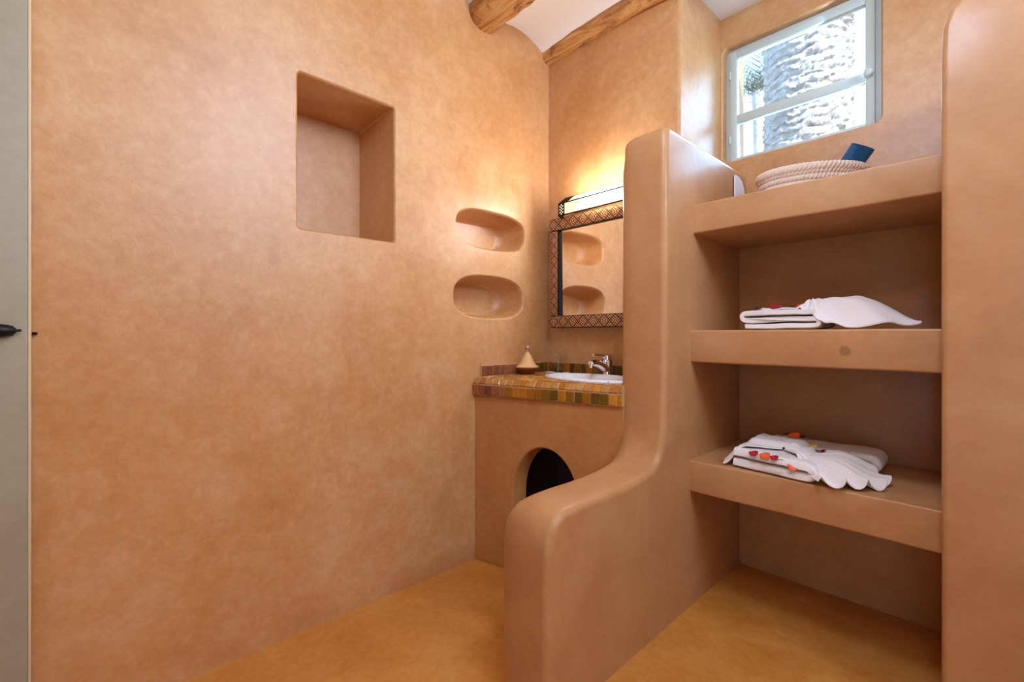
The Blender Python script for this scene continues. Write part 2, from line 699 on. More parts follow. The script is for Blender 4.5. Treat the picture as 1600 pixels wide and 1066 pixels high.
# orient ccw
ar = sum(p[0] * q[1] - q[0] * p[1] for p, q in zip(base_prof, base_prof[1:] + base_prof[:1]))
if ar < 0:
    base_prof = base_prof[::-1]
X0, X1 = -.958, -.778
secs = []
rl, rr_ = .060, .022
for k in range(8):
    a_ = R(90 * k / 7)
    secs.append((X0 + rl * (1 - math.cos(a_)) * .9, -.034 * (1 - math.sin(a_)), 'L'))
secs.append((-.89, 0, 'M')); secs.append((-.84, 0, 'M'))
for k in range(7, -1, -1):
    a_ = R(90 * k / 7)
    secs.append((X1 - rr_ * (1 - math.cos(a_)), -rr_ * (1 - math.sin(a_)), 'R'))
bm = nb()
loops = []
for x, d, side in secs:
    pp = offs(base_prof, d)
    q = []
    for (y, z), (by, bz) in zip(pp, base_prof):
        z = max(z, -1.02) if bz > -1 else -1.02
        y = by if by > 2.1 else y
        # front vertical edge on the left keeps a tighter radius than the top
        if side == 'L' and bz < .66 and by < 1.47 and not (by > .9 and by < 1.44):
            y = by + (y - by) * .55
        zz = z + .006 * noise.noise(Vector((x * 2, y * 2.3, z * 2.3)))
        yy = y + .006 * noise.noise(Vector((x * 2 + 9, y * 2.3, z * 2.3)))
        q.append((x, yy, zz if bz > -1 else -1.02))
    loops.append(q)
loft(bm, loops)
tag(obj('partition_wall', bm, M['masonry'], smooth=50), 'free-standing plaster partition with rounded stepped profile, between the washbasin and the shelves', 'partition', 'plaster partitions')

# right-hand pier
bm = nb()
PX = -.0955
pier = [(PX, -1.02), (PX - .0005, .70), (PX + .002, .775), (PX + .014, .815), (PX + .038, .838), (PX + .075, .848), (.20, .852), (XR + .02, .856), (XR + .02, -1.02)]
pier = dens(pier, .08)
loops = []
for k in range(6):
    a_ = R(90 * k / 5)
    pp = offs(pier[::-1] if sum(p[0] * q[1] - q[0] * p[1] for p, q in zip(pier, pier[1:] + pier[:1])) < 0 else pier, -.014 * (1 - math.sin(a_)))
    loops.append([(p[0], 1.58 + .014 * (1 - math.cos(a_)), p[1]) for p in pp])
loops.append([(p[0], 2.19, p[1]) for p in pp])
loft(bm, loops)
tag(obj('partition_wall', bm, M['masonry']), 'tall plaster pier with rounded top corner closing the right end of the shelves', 'partition', 'plaster partitions')

# ================================================================== SHELVES
def shelf(z0, z1, y0, yw, label, sag=0, m='masonry'):
    bm = nb()
    # cross-section lofted along x so the front edge is softly uneven
    loops = []
    n = 40
    for i in range(n + 1):
        x = -.779 + (PX + .004 + .779) * i / n
        wv = .004 * noise.noise(Vector((x * 5, z0 * 9, 0)))
        wz = .003 * noise.noise(Vector((x * 4, z0 * 5, 3)))
        sec = []
        r_ = .007
        for (cy, cz, a0) in ((y0 + r_, z1 - r_, 90), (y0 + r_, z0 + r_, 180)):
            for k in range(5):
                a_ = R(a0 + 90 * k / 4)
                sec.append((x, cy + r_ * math.cos(a_) + wv, cz + r_ * math.sin(a_) + wz + sag * (i / n)))
        sec.append((x, yw, z0 + sag * i / n)); sec.append((x, yw, z1 + sag * i / n))
        loops.append(sec)
    loft(bm, loops)
    return tag(obj('shelf', bm, M[m]), label, 'shelf', 'built-in plaster shelves')


shelf(.381, .489, 1.668, 2.185, 'top plaster shelf below the window carrying the wicker basket')
shelf(-.098, .0205, 1.650, 2.117, 'middle plaster shelf with a small round brown stain on its front edge', m='stained')
shelf(-.572, -.458, 1.640, 2.117, 'lowest plaster shelf, seen from above, carrying the fan-draped towels')

# ================================================================== VANITY
VX1 = X0 + .018
VY = 1.298
YV = YB - .002


def skew(bm):
    """the washstand front runs slightly away from the camera towards the right"""
    for v in bm.verts:
        v.co.y += .235 * (v.co.x - XL) * max(0, min(1.2, (YV - v.co.y) / (YV - VY)))
    return bm


a = nb(); box(a, XL + .001, VX1, VY, YV, -1.0, -.262, .004)
inn = nb(); box(inn, XL + .08, VX1 - .05, VY + .088, YV - .02, -.98, -.20)
arch = nb()
ap = []
for k in range(25):
    a_ = PI * k / 24
    ap.append((-1.268 + .146 * math.cos(a_), -.690 + .228 * math.sin(a_) ** .9))
ap += [(-1.414, -.8), (-1.414, -1.1), (-1.122, -1.1), (-1.122, -.8)]
loops = []
for y, o_ in ((VY - .03, .012), (VY - .0005, .010), (VY + .004, .005), (VY + .012, 0.001), (VY + .12, 0)):
    pts = ap if sum(p[0] * q[1] - q[0] * p[1] for p, q in zip(ap, ap[1:] + ap[:1])) > 0 else ap[::-1]
    loops.append([(p[0], y, p[1]) for p in offs(pts, o_)])
loft(arch, loops)
vb = boolean(a, [inn, arch])
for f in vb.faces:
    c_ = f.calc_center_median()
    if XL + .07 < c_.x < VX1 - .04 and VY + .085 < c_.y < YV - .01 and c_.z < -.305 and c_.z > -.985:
        f.material_index = 1  # inner faces get the painted-shade colour
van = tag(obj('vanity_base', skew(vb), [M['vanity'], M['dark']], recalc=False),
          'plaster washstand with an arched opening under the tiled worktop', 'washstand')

# tiled worktop: slab plus individually coloured glazed tiles (one skin)
def tiles(bm, col, cells, g=.0016, th=.004):
    """cells: (origin, u vector, v vector, normal, colour)"""
    for o_, u, v, n_, c_ in cells:
        o_, u, v, n_ = map(Vector, (o_, u, v, n_))
        un, vn = u.normalized(), v.normalized()
        jit = [Vector((rnd.uniform(-1, 1), rnd.uniform(-1, 1), rnd.uniform(-1, 1))) * .0011 for _ in range(4)]
        b4 = [o_ + un * g + vn * g, o_ + u - un * g + vn * g, o_ + u + v - un * g - vn * g, o_ + v + un * g - vn * g]
        t4 = [b4[0] + (un + vn) * .0022, b4[1] + (vn - un) * .0022, b4[2] - (un + vn) * .0022, b4[3] + (un - vn) * .0022]
        tl = [n_ * rnd.uniform(.0, .0018) for _ in range(4)]
        vb = [bm.verts.new(b4[i] + jit[i]) for i in range(4)]
        vm = [bm.verts.new(b4[i] + jit[i] + n_ * (th * .6)) for i in range(4)]
        vt = [bm.verts.new(t4[i] + jit[i] + n_ * th + tl[i]) for i in range(4)]
        fs = []
        for i in range(4):
            j = (i + 1) % 4
            fs.append(bm.faces.new((vb[i], vb[j], vm[j], vm[i])))
            fs.append(bm.faces.new((vm[i], vm[j], vt[j], vt[i])))
        fs.append(bm.faces.new(vt))
        for f in fs:
            for lp in f.loops:
                lp[col] = c_


rust = [lin(136, 74, 44), lin(150, 88, 54), lin(128, 66, 42), lin(160, 98, 60), lin(116, 60, 46)]
amber = [lin(186, 118, 28), lin(166, 102, 24), lin(200, 136, 44), lin(150, 96, 24)]
olive = [lin(118, 84, 20), lin(130, 92, 24), lin(104, 76, 22), lin(146, 96, 26)]
tan = [lin(190, 136, 70), lin(176, 116, 54), lin(200, 148, 84), lin(172, 122, 66)]


def pick(x, top=False):
    f = (x - XL) / .65
    if top:
        p = rnd.choice(tan + [rust[3]]) if f < .25 else rnd.choice(tan + amber[:3:2])
    else:
        p = rnd.choice(rust) if f < .22 else (rnd.choice(amber) if f < .42 or rnd.random() < .45 else rnd.choice(olive))
    return p


CT = -.183
top_e = empty('washstand_worktop', (XL + .33, 1.54, -.262), 'worktop of small glazed amber and rust tiles set over the arched washstand', 'worktop')
sx, sy, sax, say = -1.168, 1.575, .243, .134
slab = nb()
loft(slab, [[(x, p[0], p[1]) for p in ((VY - .014, -.2615), (VY - .014, CT - .032), (VY + .004, CT - .004), (YV, CT - .004), (YV, -.2615))] for x in (XL + .001, VX1)])
hole = nb(); lathe(hole, [(1, -.1), (1, .1)], (sx, sy, -.2), 48, sx=sax * .90, sy=say * .88)
skew(slab)
for v in hole.verts: v.co.z = -.4 if v.co.z < -.2 else 0
obj('slab', boolean(slab, [hole]), M['grout'], top_e, recalc=False)
bm = nb()
col = bm.loops.layers.float_color.new('Col')
cells = []
x = XL + .002
while x < VX1 - .002:
    wd = min(.0345 + rnd.uniform(-.003, .003), VX1 - x)
    cells.append(((x, VY - .014, -.2600), (wd, 0, 0), (0, 0, .0445), (0, -1, 0), pick(x)))
    cells.append(((x, VY - .014, CT - .031), (wd, 0, 0), (0, .017, .027), (0, -.82, .57), pick(x, True)))
    x += wd
tiles(bm, col, cells)
skew(bm)
obj('edge_tiles', bm, M['tile'], top_e, smooth=0)
bm = nb()
col = bm.loops.layers.float_color.new('Col')
cells = []
y = VY + .005
while y < YB - .03:
    x = XL + .002
    while x < VX1 - .002:
        wd = min(.0345, VX1 - x)
        dd = min(.0345, YB - y)
        cx, cy = x + wd / 2, y + dd / 2
        cyk = cy + .235 * (cx - XL) * (YV - cy) / (YV - VY)
        if ((cx - sx) / (sax * .93)) ** 2 + ((cyk - sy) / (say * .93)) ** 2 > .93:
            cells.append(((x, y, CT - .004), (wd, 0, 0), (0, dd, 0), (0, 0, 1), pick(x, True)))
        x += .0345
    y += .0345
tiles(bm, col, cells)
skew(bm)
for v in bm.verts:
    q = math.hypot((v.co.x - sx) / sax, (v.co.y - sy) / say)
    if q < .955:
        v.co.x = sx + (v.co.x - sx) * .955 / q
        v.co.y = sy + (v.co.y - sy) * .955 / q
obj('top_tiles', bm, M['tile'], top_e, smooth=0)
# backsplash along the left and mirror walls
sp = nb(); box(sp, XL + .0005, XL + .010, VY + .03, YB - .002, CT, CT + .051, .002); box(sp, XL + .010, VX1, YB - .010, YB - .0005, CT, CT + .051, .002)
bs = obj('backsplash', sp, M['grout'], top_e)
bm = nb()
col = bm.loops.layers.float_color.new('Col')
cells = []
y = VY + .03
while y < YB - .02:
    cells.append(((XL + .010, y, CT + .001), (0, .034, 0), (0, 0, .047), (1, 0, 0), rnd.choice(rust[:4] if y < 1.62 else olive + amber[:1])))
    y += .034
x = XL + .014
while x < VX1 - .01:
    cells.append(((x, YB - .010, CT + .001), (.034, 0, 0), (0, 0, .047), (0, -1, 0), rnd.choice(olive + amber[:2])))
    x += .034
tiles(bm, col, cells)
obj('splash_tiles', bm, M['tile'], bs, smooth=0)

# ================================================================== WASHBASIN + TAP
sink = empty('washbasin', (sx, sy, CT), 'white oval ceramic washbasin set into the tiled worktop', 'washbasin')
bm = nb()
pr = [(.97, -.002), (1.0, .000), (1.005, .004), (.995, .009), (.965, .012), (.93, .011), (.90, .006), (.875, -.006), (.83, -.03), (.72, -.058), (.5, -.078), (.2, -.086), (.11, -.088), (.09, -.093), (.0, -.094)]
und = [(.0, -.104), (.3, -.101), (.6, -.086), (.8, -.060), (.87, -.03), (.895, -.008), (.97, -.002)]
loops = []
for r_, h in und + pr[1:]:
    loops.append([(sx + r_ * sax * math.cos(2 * PI * k / 72), sy + r_ * say * math.sin(2 * PI * k / 72) * 1, CT + h) if r_ > 0 else (sx + 1e-5 * math.cos(2 * PI * k / 72), sy + 1e-5 * math.sin(2 * PI * k / 72), CT + h) for k in range(72)])
loft(bm, loops)
obj('bowl', bm, M['ceramic'], sink, smooth=60)
bm = nb(); lathe(bm, [(.018, -.0905), (.019, -.087), (.012, -.087), (.010, -.089), (0, -.089)], (sx, sy, CT), 24)
tag(obj('drain', bm, M['chrome'], sink))
bm = nb(); lathe(bm, [(.0, 0), (.0045, 0), (.0045, .002), (0, .0025)], (sx + .165, sy - .125, CT + .0085), 12)
tag(obj('overflow_hole', bm, M['blackp'], sink))

fx, fy = -1.205, 1.735
tap = empty('basin_tap', (fx, fy, CT), 'chrome single-lever mixer tap behind the white washbasin', 'tap')
bm = nb()
lathe(bm, [(.0, 0), (.030, 0), (.030, .004), (.024, .008), (.021, .03), (.021, .055), (.023, .060), (0, .060)], (fx, fy, CT), 28)
obj('body', bm, M['chrome'], tap, smooth=40)
bm = nb()
pts = []; rs = []
for k in range(12):
    f = k / 11
    pts.append((fx - .010 * f, fy - .012 - .098 * f, CT + .034 + .030 * math.sin(f * PI * .62)))
    rs.append(.0195 - .005 * f)
tube(bm, pts, rs, 16)
tube(bm, [(pts[-1][0], pts[-1][1] + .008, pts[-1][2] + .003), (pts[-1][0], pts[-1][1] + .004, pts[-1][2] - .020)], .0115, 16)
obj('spout', bm, M['chrome'], tap, smooth=40)
hd = nb()
lathe(hd, [(.0, .061), (.023, .061), (.0255, .066), (.0265, .086), (.024, .098), (.014, .103), (0, .104)], (fx, fy, CT), 28)
hd_o = obj('handle', hd, M['chrome'], tap, smooth=40)
bm = nb(); tube(bm, [(fx, fy - .012, CT + .090), (fx - .004, fy - .05, CT + .099), (fx - .008, fy - .088, CT + .101), (fx - .008, fy - .097, CT + .100)], [.0075, .0055, .005, .007], 12)
obj('lever', bm, M['chrome'], hd_o, smooth=50)

# ================================================================== THINGS ON THE WORKTOP
tx, ty, tz = -1.535, 1.555, CT + .0025
tg = empty('tagine_dish', (tx, ty, tz), 'small clay tagine pot with a pointed lid at the left end of the worktop', 'tagine pot')
bm = nb(); lathe(bm, [(0, 0), (.030, 0), (.033, .004), (.044, .016), (.054, .025), (.055, .030), (.050, .031), (.044, .028), (0, .024)], (tx, ty, tz), 40)
tag(obj('dish', bm, M['brownclay'], tg), 'dark brown glazed dish')
bm = nb(); lathe(bm, [(0, .030), (.052, .030), (.0545, .034), (.052, .038), (.042, .043), (.034, .055), (.024, .076), (.014, .094), (.008, .103), (.0, .105)], (tx, ty, tz), 40)
lid = obj('lid', bm, M['clay'], tg)
bm = nb(); lathe(bm, [(0, .100), (.008, .100), (.0065, .108), (.007, .115), (.012, .120), (.0125, .126), (.008, .133), (0, .135)], (tx, ty, tz), 24)
obj('knob', bm, M['knob'], lid)

gx, gy = -1.475, 1.712
bm = nb(); box(bm, gx - .060, gx + .052, gy - .030, gy + .022, CT + .0028, CT + .0060, .001)
bmesh.ops.rotate(bm, verts=bm.verts, cent=(gx, gy, 0), matrix=Matrix.Rotation(R(12), 3, 'Z'))
tag(obj('paper_napkin', bm, M['card']), 'folded white paper napkin lying under the upturned drinking glass', 'napkin')
bm = nb(); lathe(bm, [(.0275, 0), (.0235, .090), (.022, .094), (0, .094), (0, .086), (.0205, .086), (.0215, .083), (.0255, .0)], (gx, gy, CT + .0062), 36)
tag(obj('drinking_glass', bm, M['glass'], smooth=50), 'clear ribbed drinking glass standing upside down in the corner behind the basin', 'glass')

# ================================================================== MIRROR
MY = 1.728
mx0, mx1, mz0, mz1, fw = -1.545, -1.00, .040, .580, .060
mir = empty('wall_mirror', ((mx0 + mx1) / 2, YB, mz0), 'rectangular mirror in an embossed copper-brown frame on the wall above the basin', 'mirror')


def strip(x0, x1, z0, z1, along, name, y0=MY - .006, y1=YB - .001):
    bm = nb()
    box(bm, x0, x1, y0, y1, z0, z1, .0035, 2)
    uvl = bm.loops.layers.uv.new('UVMap')
    wd = (z1 - z0) if along == 'x' else (x1 - x0)
    for f in bm.faces:
        for lp in f.loops:
            c_ = lp.vert.co
            if along == 'x':
                lp[uvl].uv = ((c_.x - x0) / wd, (c_.z - z0) / wd)
            else:
                lp[uvl].uv = ((c_.z - z0) / wd, (c_.x - x0) / wd)
    return obj(name, bm, M['carved'], mir)


strip(mx0 + fw, mx1 - fw, mz1 - fw, mz1, 'x', 'frame_rail')
strip(mx0 + fw, mx1 - fw, mz0, mz0 + fw, 'x', 'frame_rail')
strip(mx0 + .006, mx0 + fw - .004, mz0 + fw, mz1 - fw, 'z', 'frame_stile')
strip(mx1 - fw + .004, mx1 - .006, mz0 + fw, mz1 - fw, 'z', 'frame_stile')
for cx_ in (mx0, mx1 - fw):
    for cz_ in (mz0, mz1 - fw):
        strip(cx_, cx_ + fw, cz_, cz_ + fw, 'x', 'corner_block', MY - .009)
bm = nb(); box(bm, mx0 + fw - .008, mx1 - fw + .008, MY + .012, MY + .018, mz0 + fw - .004, mz1 - fw + .004)
bmesh.ops.rotate(bm, verts=bm.verts, cent=(mx0, MY + .012, (mz0 + mz1) / 2), matrix=Matrix.Rotation(R(.45), 3, 'X'))
obj('mirror_glass', bm, M['mirror'], mir, smooth=0)
bm = nb(); box(bm, mx0 + fw - .004, mx0 + fw - .0005, MY - .002, MY + .03, mz0 + fw, mz1 - fw)
tag(obj('inner_edging', bm, M['iron'], mir), 'dark inner edging')
bm = nb(); box(bm, mx1 - fw + .0005, mx1 - fw + .004, MY - .002, MY + .03, mz0 + fw, mz1 - fw)
tag(obj('inner_edging', bm, M['iron'], mir), 'dark inner edging')

# ================================================================== WALL LIGHT ABOVE THE MIRROR
LY = 1.690
lx0, lx1 = -1.455, -1.00
lz0, lz1 = .580, .637
lampo = empty('wall_light', ((lx0 + lx1) / 2, YB, lz0), 'long pierced-metal wall light with frosted glass, lit above the mirror', 'wall light')
# frosted panels: front, sloped top, sloped bottom
bm = nb()
sec = [(LY, lz0), (LY, lz1), (LY + .055, lz1 + .040), (LY + .055, lz1 + .036), (LY + .004, lz1 - .003), (LY + .004, lz0 + .001)]
loft(bm, [[(x, p[0], p[1]) for p in sec] for x in (lx0 + .002, lx1 - .002)])
obj('glass_panel', bm, M['lamp_panel'], lampo, smooth=0)
bm = nb(); tube(bm, [(-1.36, LY - .006, .617), (-1.12, LY - .006, .617)], .0001, 4)
bm.free()
bm = nb(); tube(bm, [(lx0 + .09, LY + .045, .63), (lx1 - .09, LY + .045, .63)], .012, 12)
obj('bulb', bm, M['lamp_tube'], lampo)


def fretwork(name, p0, u, v, n, cut):
    """pierced plate: lattice of small bars and rings in the plane p0 + u,v"""
    p0, u, v = Vector(p0), Vector(u), Vector(v)
    bm = nb()
    t_ = .0018
    cu = max(2, int(u.length / .013)); cv = max(2, int(v.length / .013))
    tube(bm, [p0, p0 + u, p0 + u + v, p0 + v, p0], t_ * 1.6, 6)
    for i in range(cu):
        for j in range(cv):
            a_ = p0 + u * (i / cu) + v * (j / cv)
            b_ = p0 + u * ((i + 1) / cu) + v * ((j + 1) / cv)
            c_ = p0 + u * (i / cu) + v * ((j + 1) / cv)
            d_ = p0 + u * ((i + 1) / cu) + v * (j / cv)
            tube(bm, [a_, b_], t_, 5)
            tube(bm, [c_, d_], t_, 5)
            m_ = (a_ + b_) / 2
            un, vn = u.normalized(), v.normalized()
            ring = [m_ + un * .0035 * math.cos(2 * PI * k / 8) + vn * .0035 * math.sin(2 * PI * k / 8) for k in range(9)]
            tube(bm, ring, t_ * .8, 5)
    return obj(name, bm, M['iron'], lampo)


fretwork('fretwork', (lx0, LY - .001, lz0), (.034, 0, 0), (0, 0, lz1 - lz0), 0, 0)
fretwork('fretwork', (lx1 - .034, LY - .001, lz0), (.034, 0, 0), (0, 0, lz1 - lz0), 0, 0)
fretwork('fretwork', (lx0, LY, lz1 + .001), (.05, 0, 0), (0, .052, .038), 0, 0)
fretwork('end_plate', (lx0 - .001, LY, lz0), (-.022, .06, -.004), (.0, 0, lz1 - lz0), 0, 0)
fretwork('end_plate', (lx1 + .001, LY, lz0), (.022, .06, -.004), (.0, 0, lz1 - lz0), 0, 0)
bm = nb()
for z_ in (lz0, lz1):
    tube(bm, [(lx0, LY - .001, z_), (lx1, LY - .001, z_)], .0028, 8)
tube(bm, [(lx0, LY + .055, lz1 + .040), (lx1, LY + .055, lz1 + .040)], .0022, 8)
obj('edge_wire', bm, M['iron'], lampo)
bm = nb(); box(bm, lx0 + .02, lx1 - .02, LY + .07, YB - .0005, lz0 + .03, lz1 + .03, .002)
obj('back_plate', bm, M['iron'], lampo)
gl_ = light('wall_light_glow', 'AREA', P((lx0 + lx1) / 2, LY + .020, lz1 + .028), 3.4, (1, .95, .92), None, .42, .045)
gl_.rotation_euler = Vector((0, -.35, 1)).to_track_quat('-Z', 'X').to_euler()
gl_.rotation_euler = (R(160), 0, 0)
g2 = light('wall_light_front', 'AREA', P((lx0 + lx1) / 2, LY - .008, .610), 6, (.94, .97, 1), None, .42, .05)
g2.rotation_euler = Vector((0, -1, 0)).to_track_quat('-Z', 'Z').to_euler()
# plain metal mount added for the overhead fill light, out of view
clamp = empty('overhead_fill_mount', (-.30, .75, 1.285), 'plain metal mount for the added overhead fill light, out of view', 'ceiling lamp')
bm = nb(); lathe(bm, [(0, 0), (.05, 0), (.05, .02), (.012, .03), (.012, .215), (0, .215)], (-.30, .75, 1.285), 24)
obj('fitting', bm, M['iron'], clamp)

# ================================================================== WINDOW
win = empty('window_1', ((WX0 + WX1) / 2, YW + .06, WZ0)); win['kind'] = 'structure'
WYF = YW + .030
fo = .030


def frame(bm, x0, x1, z0, z1, wl_, wr_, wb, wt, y0, y1, b_=.003):
    box(bm, x0, x0 + wl_, y0, y1, z0, z1, b_, 2)
    box(bm, x1 - wr_, x1, y0, y1, z0, z1, b_, 2)
    box(bm, x0 + wl_, x1 - wr_, y0, y1, z0, z0 + wb, b_, 2)
    box(bm, x0 + wl_, x1 - wr_, y0, y1, z1 - wt, z1, b_, 2)


bm = nb(); frame(bm, WX0 - .005, WX1 + .005, WZ0 - .01, WZ1 + .005, .030, .034, .02, .022, WYF + .014, WYF + .05)
fr_o = tag(obj('window_frame', bm, M['frame_paint'], win), 'pale green outer frame')
bm = nb(); frame(bm, WX0 + .022, WX1 - .022, WZ0 - .005, WZ1 - .016, .030, .030, .022, .032, WYF, WYF + .030)
zr = 1.006
box(bm, WX0 + .052, WX1 - .052, WYF + .002, WYF + .028, zr - .020, zr + .020, .004, 2)
sash = obj('sash', bm, M['frame_paint'], win)
bm = nb(); box(bm, WX0 + .045, WX1 - .045, WYF + .014, WYF + .017, WZ0 + .01, zr - .012)
obj('pane', bm, M['pane'], sash, smooth=0)
bm = nb(); box(bm, WX0 + .045, WX1 - .045, WYF + .014, WYF + .017, zr + .012, WZ1 - .04)
obj('pane', bm, M['pane'], sash, smooth=0)
bm = nb()
loops = []
for r_, h in ((.006, .0), (.006, .010), (.013, .014), (.0155, .020), (.013, .026), (.004, .029)):
    loops.append([(WX1 - .040 + r_ * math.cos(2 * PI * k / 24), WYF - h, zr + .006 + r_ * math.sin(2 * PI * k / 24)) for k in range(24)])
loft(bm, loops)
obj('knob', bm, M['frame_paint'], sash)
for hz in (1.20, .90):
    bm = nb(); tube(bm, [(WX0 + .021, WYF + .001, hz), (WX0 + .021, WYF + .001, hz + .035)], .0045, 10)
    obj('hinge', bm, M['frame_paint'], sash)

# unseen high window added to carry fill light: frosted pane, painted frame
w2 = empty('fill_window', (XR + .1, 1.12, .92)); w2['kind'] = 'structure'
m_, t_, b_ = mat('frosted_pane')
t_.nodes.remove(b_)
tl_ = t_.nodes.new('ShaderNodeBsdfTranslucent')
tl_.inputs[0].default_value = (.9, .95, 1, 1)
t_.links.new(tl_.outputs[0], t_.nodes['Material Output'].inputs[0])
bm = nb(); box(bm, XR + .14, XR + .145, .76, 1.48, .91, 1.33)
obj('pane', bm, m_, w2, smooth=0)
bm = nb()
for a4 in ((.77, .805, .92, 1.32), (1.435, 1.47, .92, 1.32), (.805, 1.435, .92, .955), (.805, 1.435, 1.285, 1.32)):
    box(bm, XR + .12, XR + .16, *a4, .003, 2)
obj('window_frame', bm, M['frame_paint'], w2)

# ================================================================== PALM OUTSIDE
def bark_mat():
    m, t, b = mat('palm_bark')
    g = t.nodes.new('ShaderNodeNewGeometry')
    n = nz(t, 9, 8, .75, g.outputs['Position'], .5)
    c = ramp(t, n.outputs[0], [(.3, lin(190, 180, 180)), (.5, lin(224, 216, 214)), (.7, lin(245, 240, 238))])
    t.links.new(c.outputs[0], b.inputs['Base Color'])
    b.inputs['Roughness'].default_value = .95
    bp = t.nodes.new('ShaderNodeBump')
    bp.inputs['Strength'].default_value = 1
    bp.inputs['Distance'].default_value = .05
    t.links.new(n.outputs[0], bp.inputs['Height'])
    t.links.new(bp.outputs[0], b.inputs['Normal'])
    return m


M['bark'] = bark_mat()
px_, py_, pr_ = -.985, 4.0, .29
palm = empty('palm_tree', (px_, py_, -1.0), 'thick palm trunk with overlapping leaf-base scars seen through the window', 'palm tree')
bm = nb()
loops = []
nv = 640
for i in range(nv + 1):
    z = -1 + 5.9 * i / nv
    lp = []
    for k in range(180):
        a_ = 2 * PI * k / 180
        q3 = Vector((math.cos(a_) * 2.2, math.sin(a_) * 2.2, z * 2.6))
        row = z / .062 + .9 * noise.noise(q3) + .5 * math.sin(a_ * 3)
        ph = row % 1
        cell = abs(math.sin(a_ * 8 + math.floor(row) * 1.9))
        scale_ = .030 * (1 - ph) ** .8 * (.65 + .35 * cell) * (.6 + .4 * noise.noise(q3 * 3.1))
        r_ = pr_ - .02 + scale_ + .022 * noise.noise(Vector((math.cos(a_) * 3, math.sin(a_) * 3, z * 26))) + .012 * noise.noise(Vector((math.cos(a_) * 16, math.sin(a_) * 16, z * 40)))
        lp.append((px_ + r_ * math.cos(a_), py_ + r_ * math.sin(a_), z))
    loops.append(lp)
loft(bm, loops)
obj('trunk', bm, M['bark'], palm, smooth=60)
bm = nb()
for q in range(26):
    a0 = 2 * PI * q / 26
    L = rnd.uniform(1.5, 2.1)
    el = rnd.uniform(.2, 1.1)
    prev = None
    for k in range(15):
        f = k / 14
        rr = .1 + L * f * math.cos(el * (1 - f * .6))
        zz = 4.85 + L * f * math.sin(el) - 1.1 * f * f * L
        p = Vector((px_ + rr * math.cos(a0), py_ + rr * math.sin(a0), zz))
        if prev is not None and k > 1:
            side = Vector((-math.sin(a0), math.cos(a0), 0))
            for s_ in (-1, 1):
                e_ = p + side * s_ * .38 * math.sin(PI * min(1, f * .95 + .05)) + Vector((math.cos(a0), math.sin(a0), -.5)) * .15
                bm.faces.new([bm.verts.new(prev), bm.verts.new(prev + (p - prev) * .35), bm.verts.new(e_)])
        prev = p
M['frond'] = plain('frond_green', lin(92, 110, 72), .7)
obj('fronds', bm, M['frond'], palm, smooth=0)
# a young palm behind it, and dry ground
bm = nb()
bx, by_ = -1.86, 5.6
for q in range(34):
    a0 = rnd.uniform(0, 2 * PI)
    el = rnd.uniform(.5, 1.45)
    L = rnd.uniform(.4, .85)
    prev = None
    for k in range(10):
        f = k / 9
        p = Vector((bx + L * f * math.cos(el) * math.cos(a0), by_ + L * f * math.cos(el) * math.sin(a0), 2.72 + L * f * math.sin(el) - .35 * f * f))
        if prev is not None:
            side = Vector((-math.sin(a0), math.cos(a0), .1))
            for s_ in (-1, 1):
                bm.faces.new([bm.verts.new(prev), bm.verts.new(prev + (p - prev) * .2), bm.verts.new(p + side * s_ * .16 + Vector((0, 0, .08)))])
        prev = p
pt = empty('small_palm', (bx, by_, -1.0), 'small thin palm with spiky fronds beyond the thick trunk, at the left of the window', 'palm tree')
obj('fronds', bm, plain('dry_frond', lin(120, 124, 110), .8), pt, smooth=0)
bm = nb(); tube(bm, [(bx, by_, -1), (bx + .05, by_, .8), (bx, by_, 2.78)], .06, 12)
obj('trunk', bm, M['bark'], pt)
bm = nb(); box(bm, -30, 30, YW + .32, 60, -1.1, -1.0)
tag(obj('garden_ground', bm, plain('dry_earth', lin(196, 176, 150), .9), smooth=0), kind='structure')

# ================================================================== DOOR AT THE LEFT EDGE
dX, dY = -1.568, -.083
door = empty('door_1', (-1.585, -.45, -1.0)); door['kind'] = 'structure'
bm = nb(); box(bm, -1.603, dX, -.86, dY - .0015, -.995, .90, .0015, 2)
obj('door_leaf', bm, M['door'], door)
bm = nb(); box(bm, -1.603, dX - .0005, dY - .0014, dY + .003, -.995, .90, .001, 2)
tag(obj('door_edge', bm, M['door_edge'], door), 'cream door edge')
bm = nb()
zl = .012
lx_ = dX + .012
tube(bm, [(lx_, dY - .13, zl), (lx_, dY - .10, zl), (lx_, dY - .045, zl), (lx_, dY - .030, zl), (lx_, dY - .020, zl)], [.006, .013, .0155, .013, .006], 16)
tube(bm, [(lx_, dY - .022, zl), (lx_, dY - .011, zl + .001)], [.0042, .0028], 10)
box(bm, dX, dX + .005, dY - .16, dY - .024, zl - .012, zl + .012, .002, 2)
obj('latch', bm, M['iron'], door)
bm = nb()
ky, kz = .0, .006
yk = dY + .0055
tube(bm, [(XL - .004, yk, kz), (XL + .007, yk, kz), (XL + .009, yk + .002, kz), (XL + .007, yk + .004, kz), (XL - .004, yk + .0045, kz)], .0035, 10)
tag(obj('latch_keeper', bm, M['iron']), 'small black iron latch keeper fixed to the left wall beside the door edge', 'latch keeper')

# ================================================================== BASKET + DRYER + CARD ON THE TOP SHELF
bxx, byy, bz = -.478, 1.992, .492
ba, bb = .168, .112
rotb = R(36)
basket = empty('wicker_basket', (bxx, byy, bz), 'pale oval wicker basket with braided rim standing on the top shelf', 'basket')


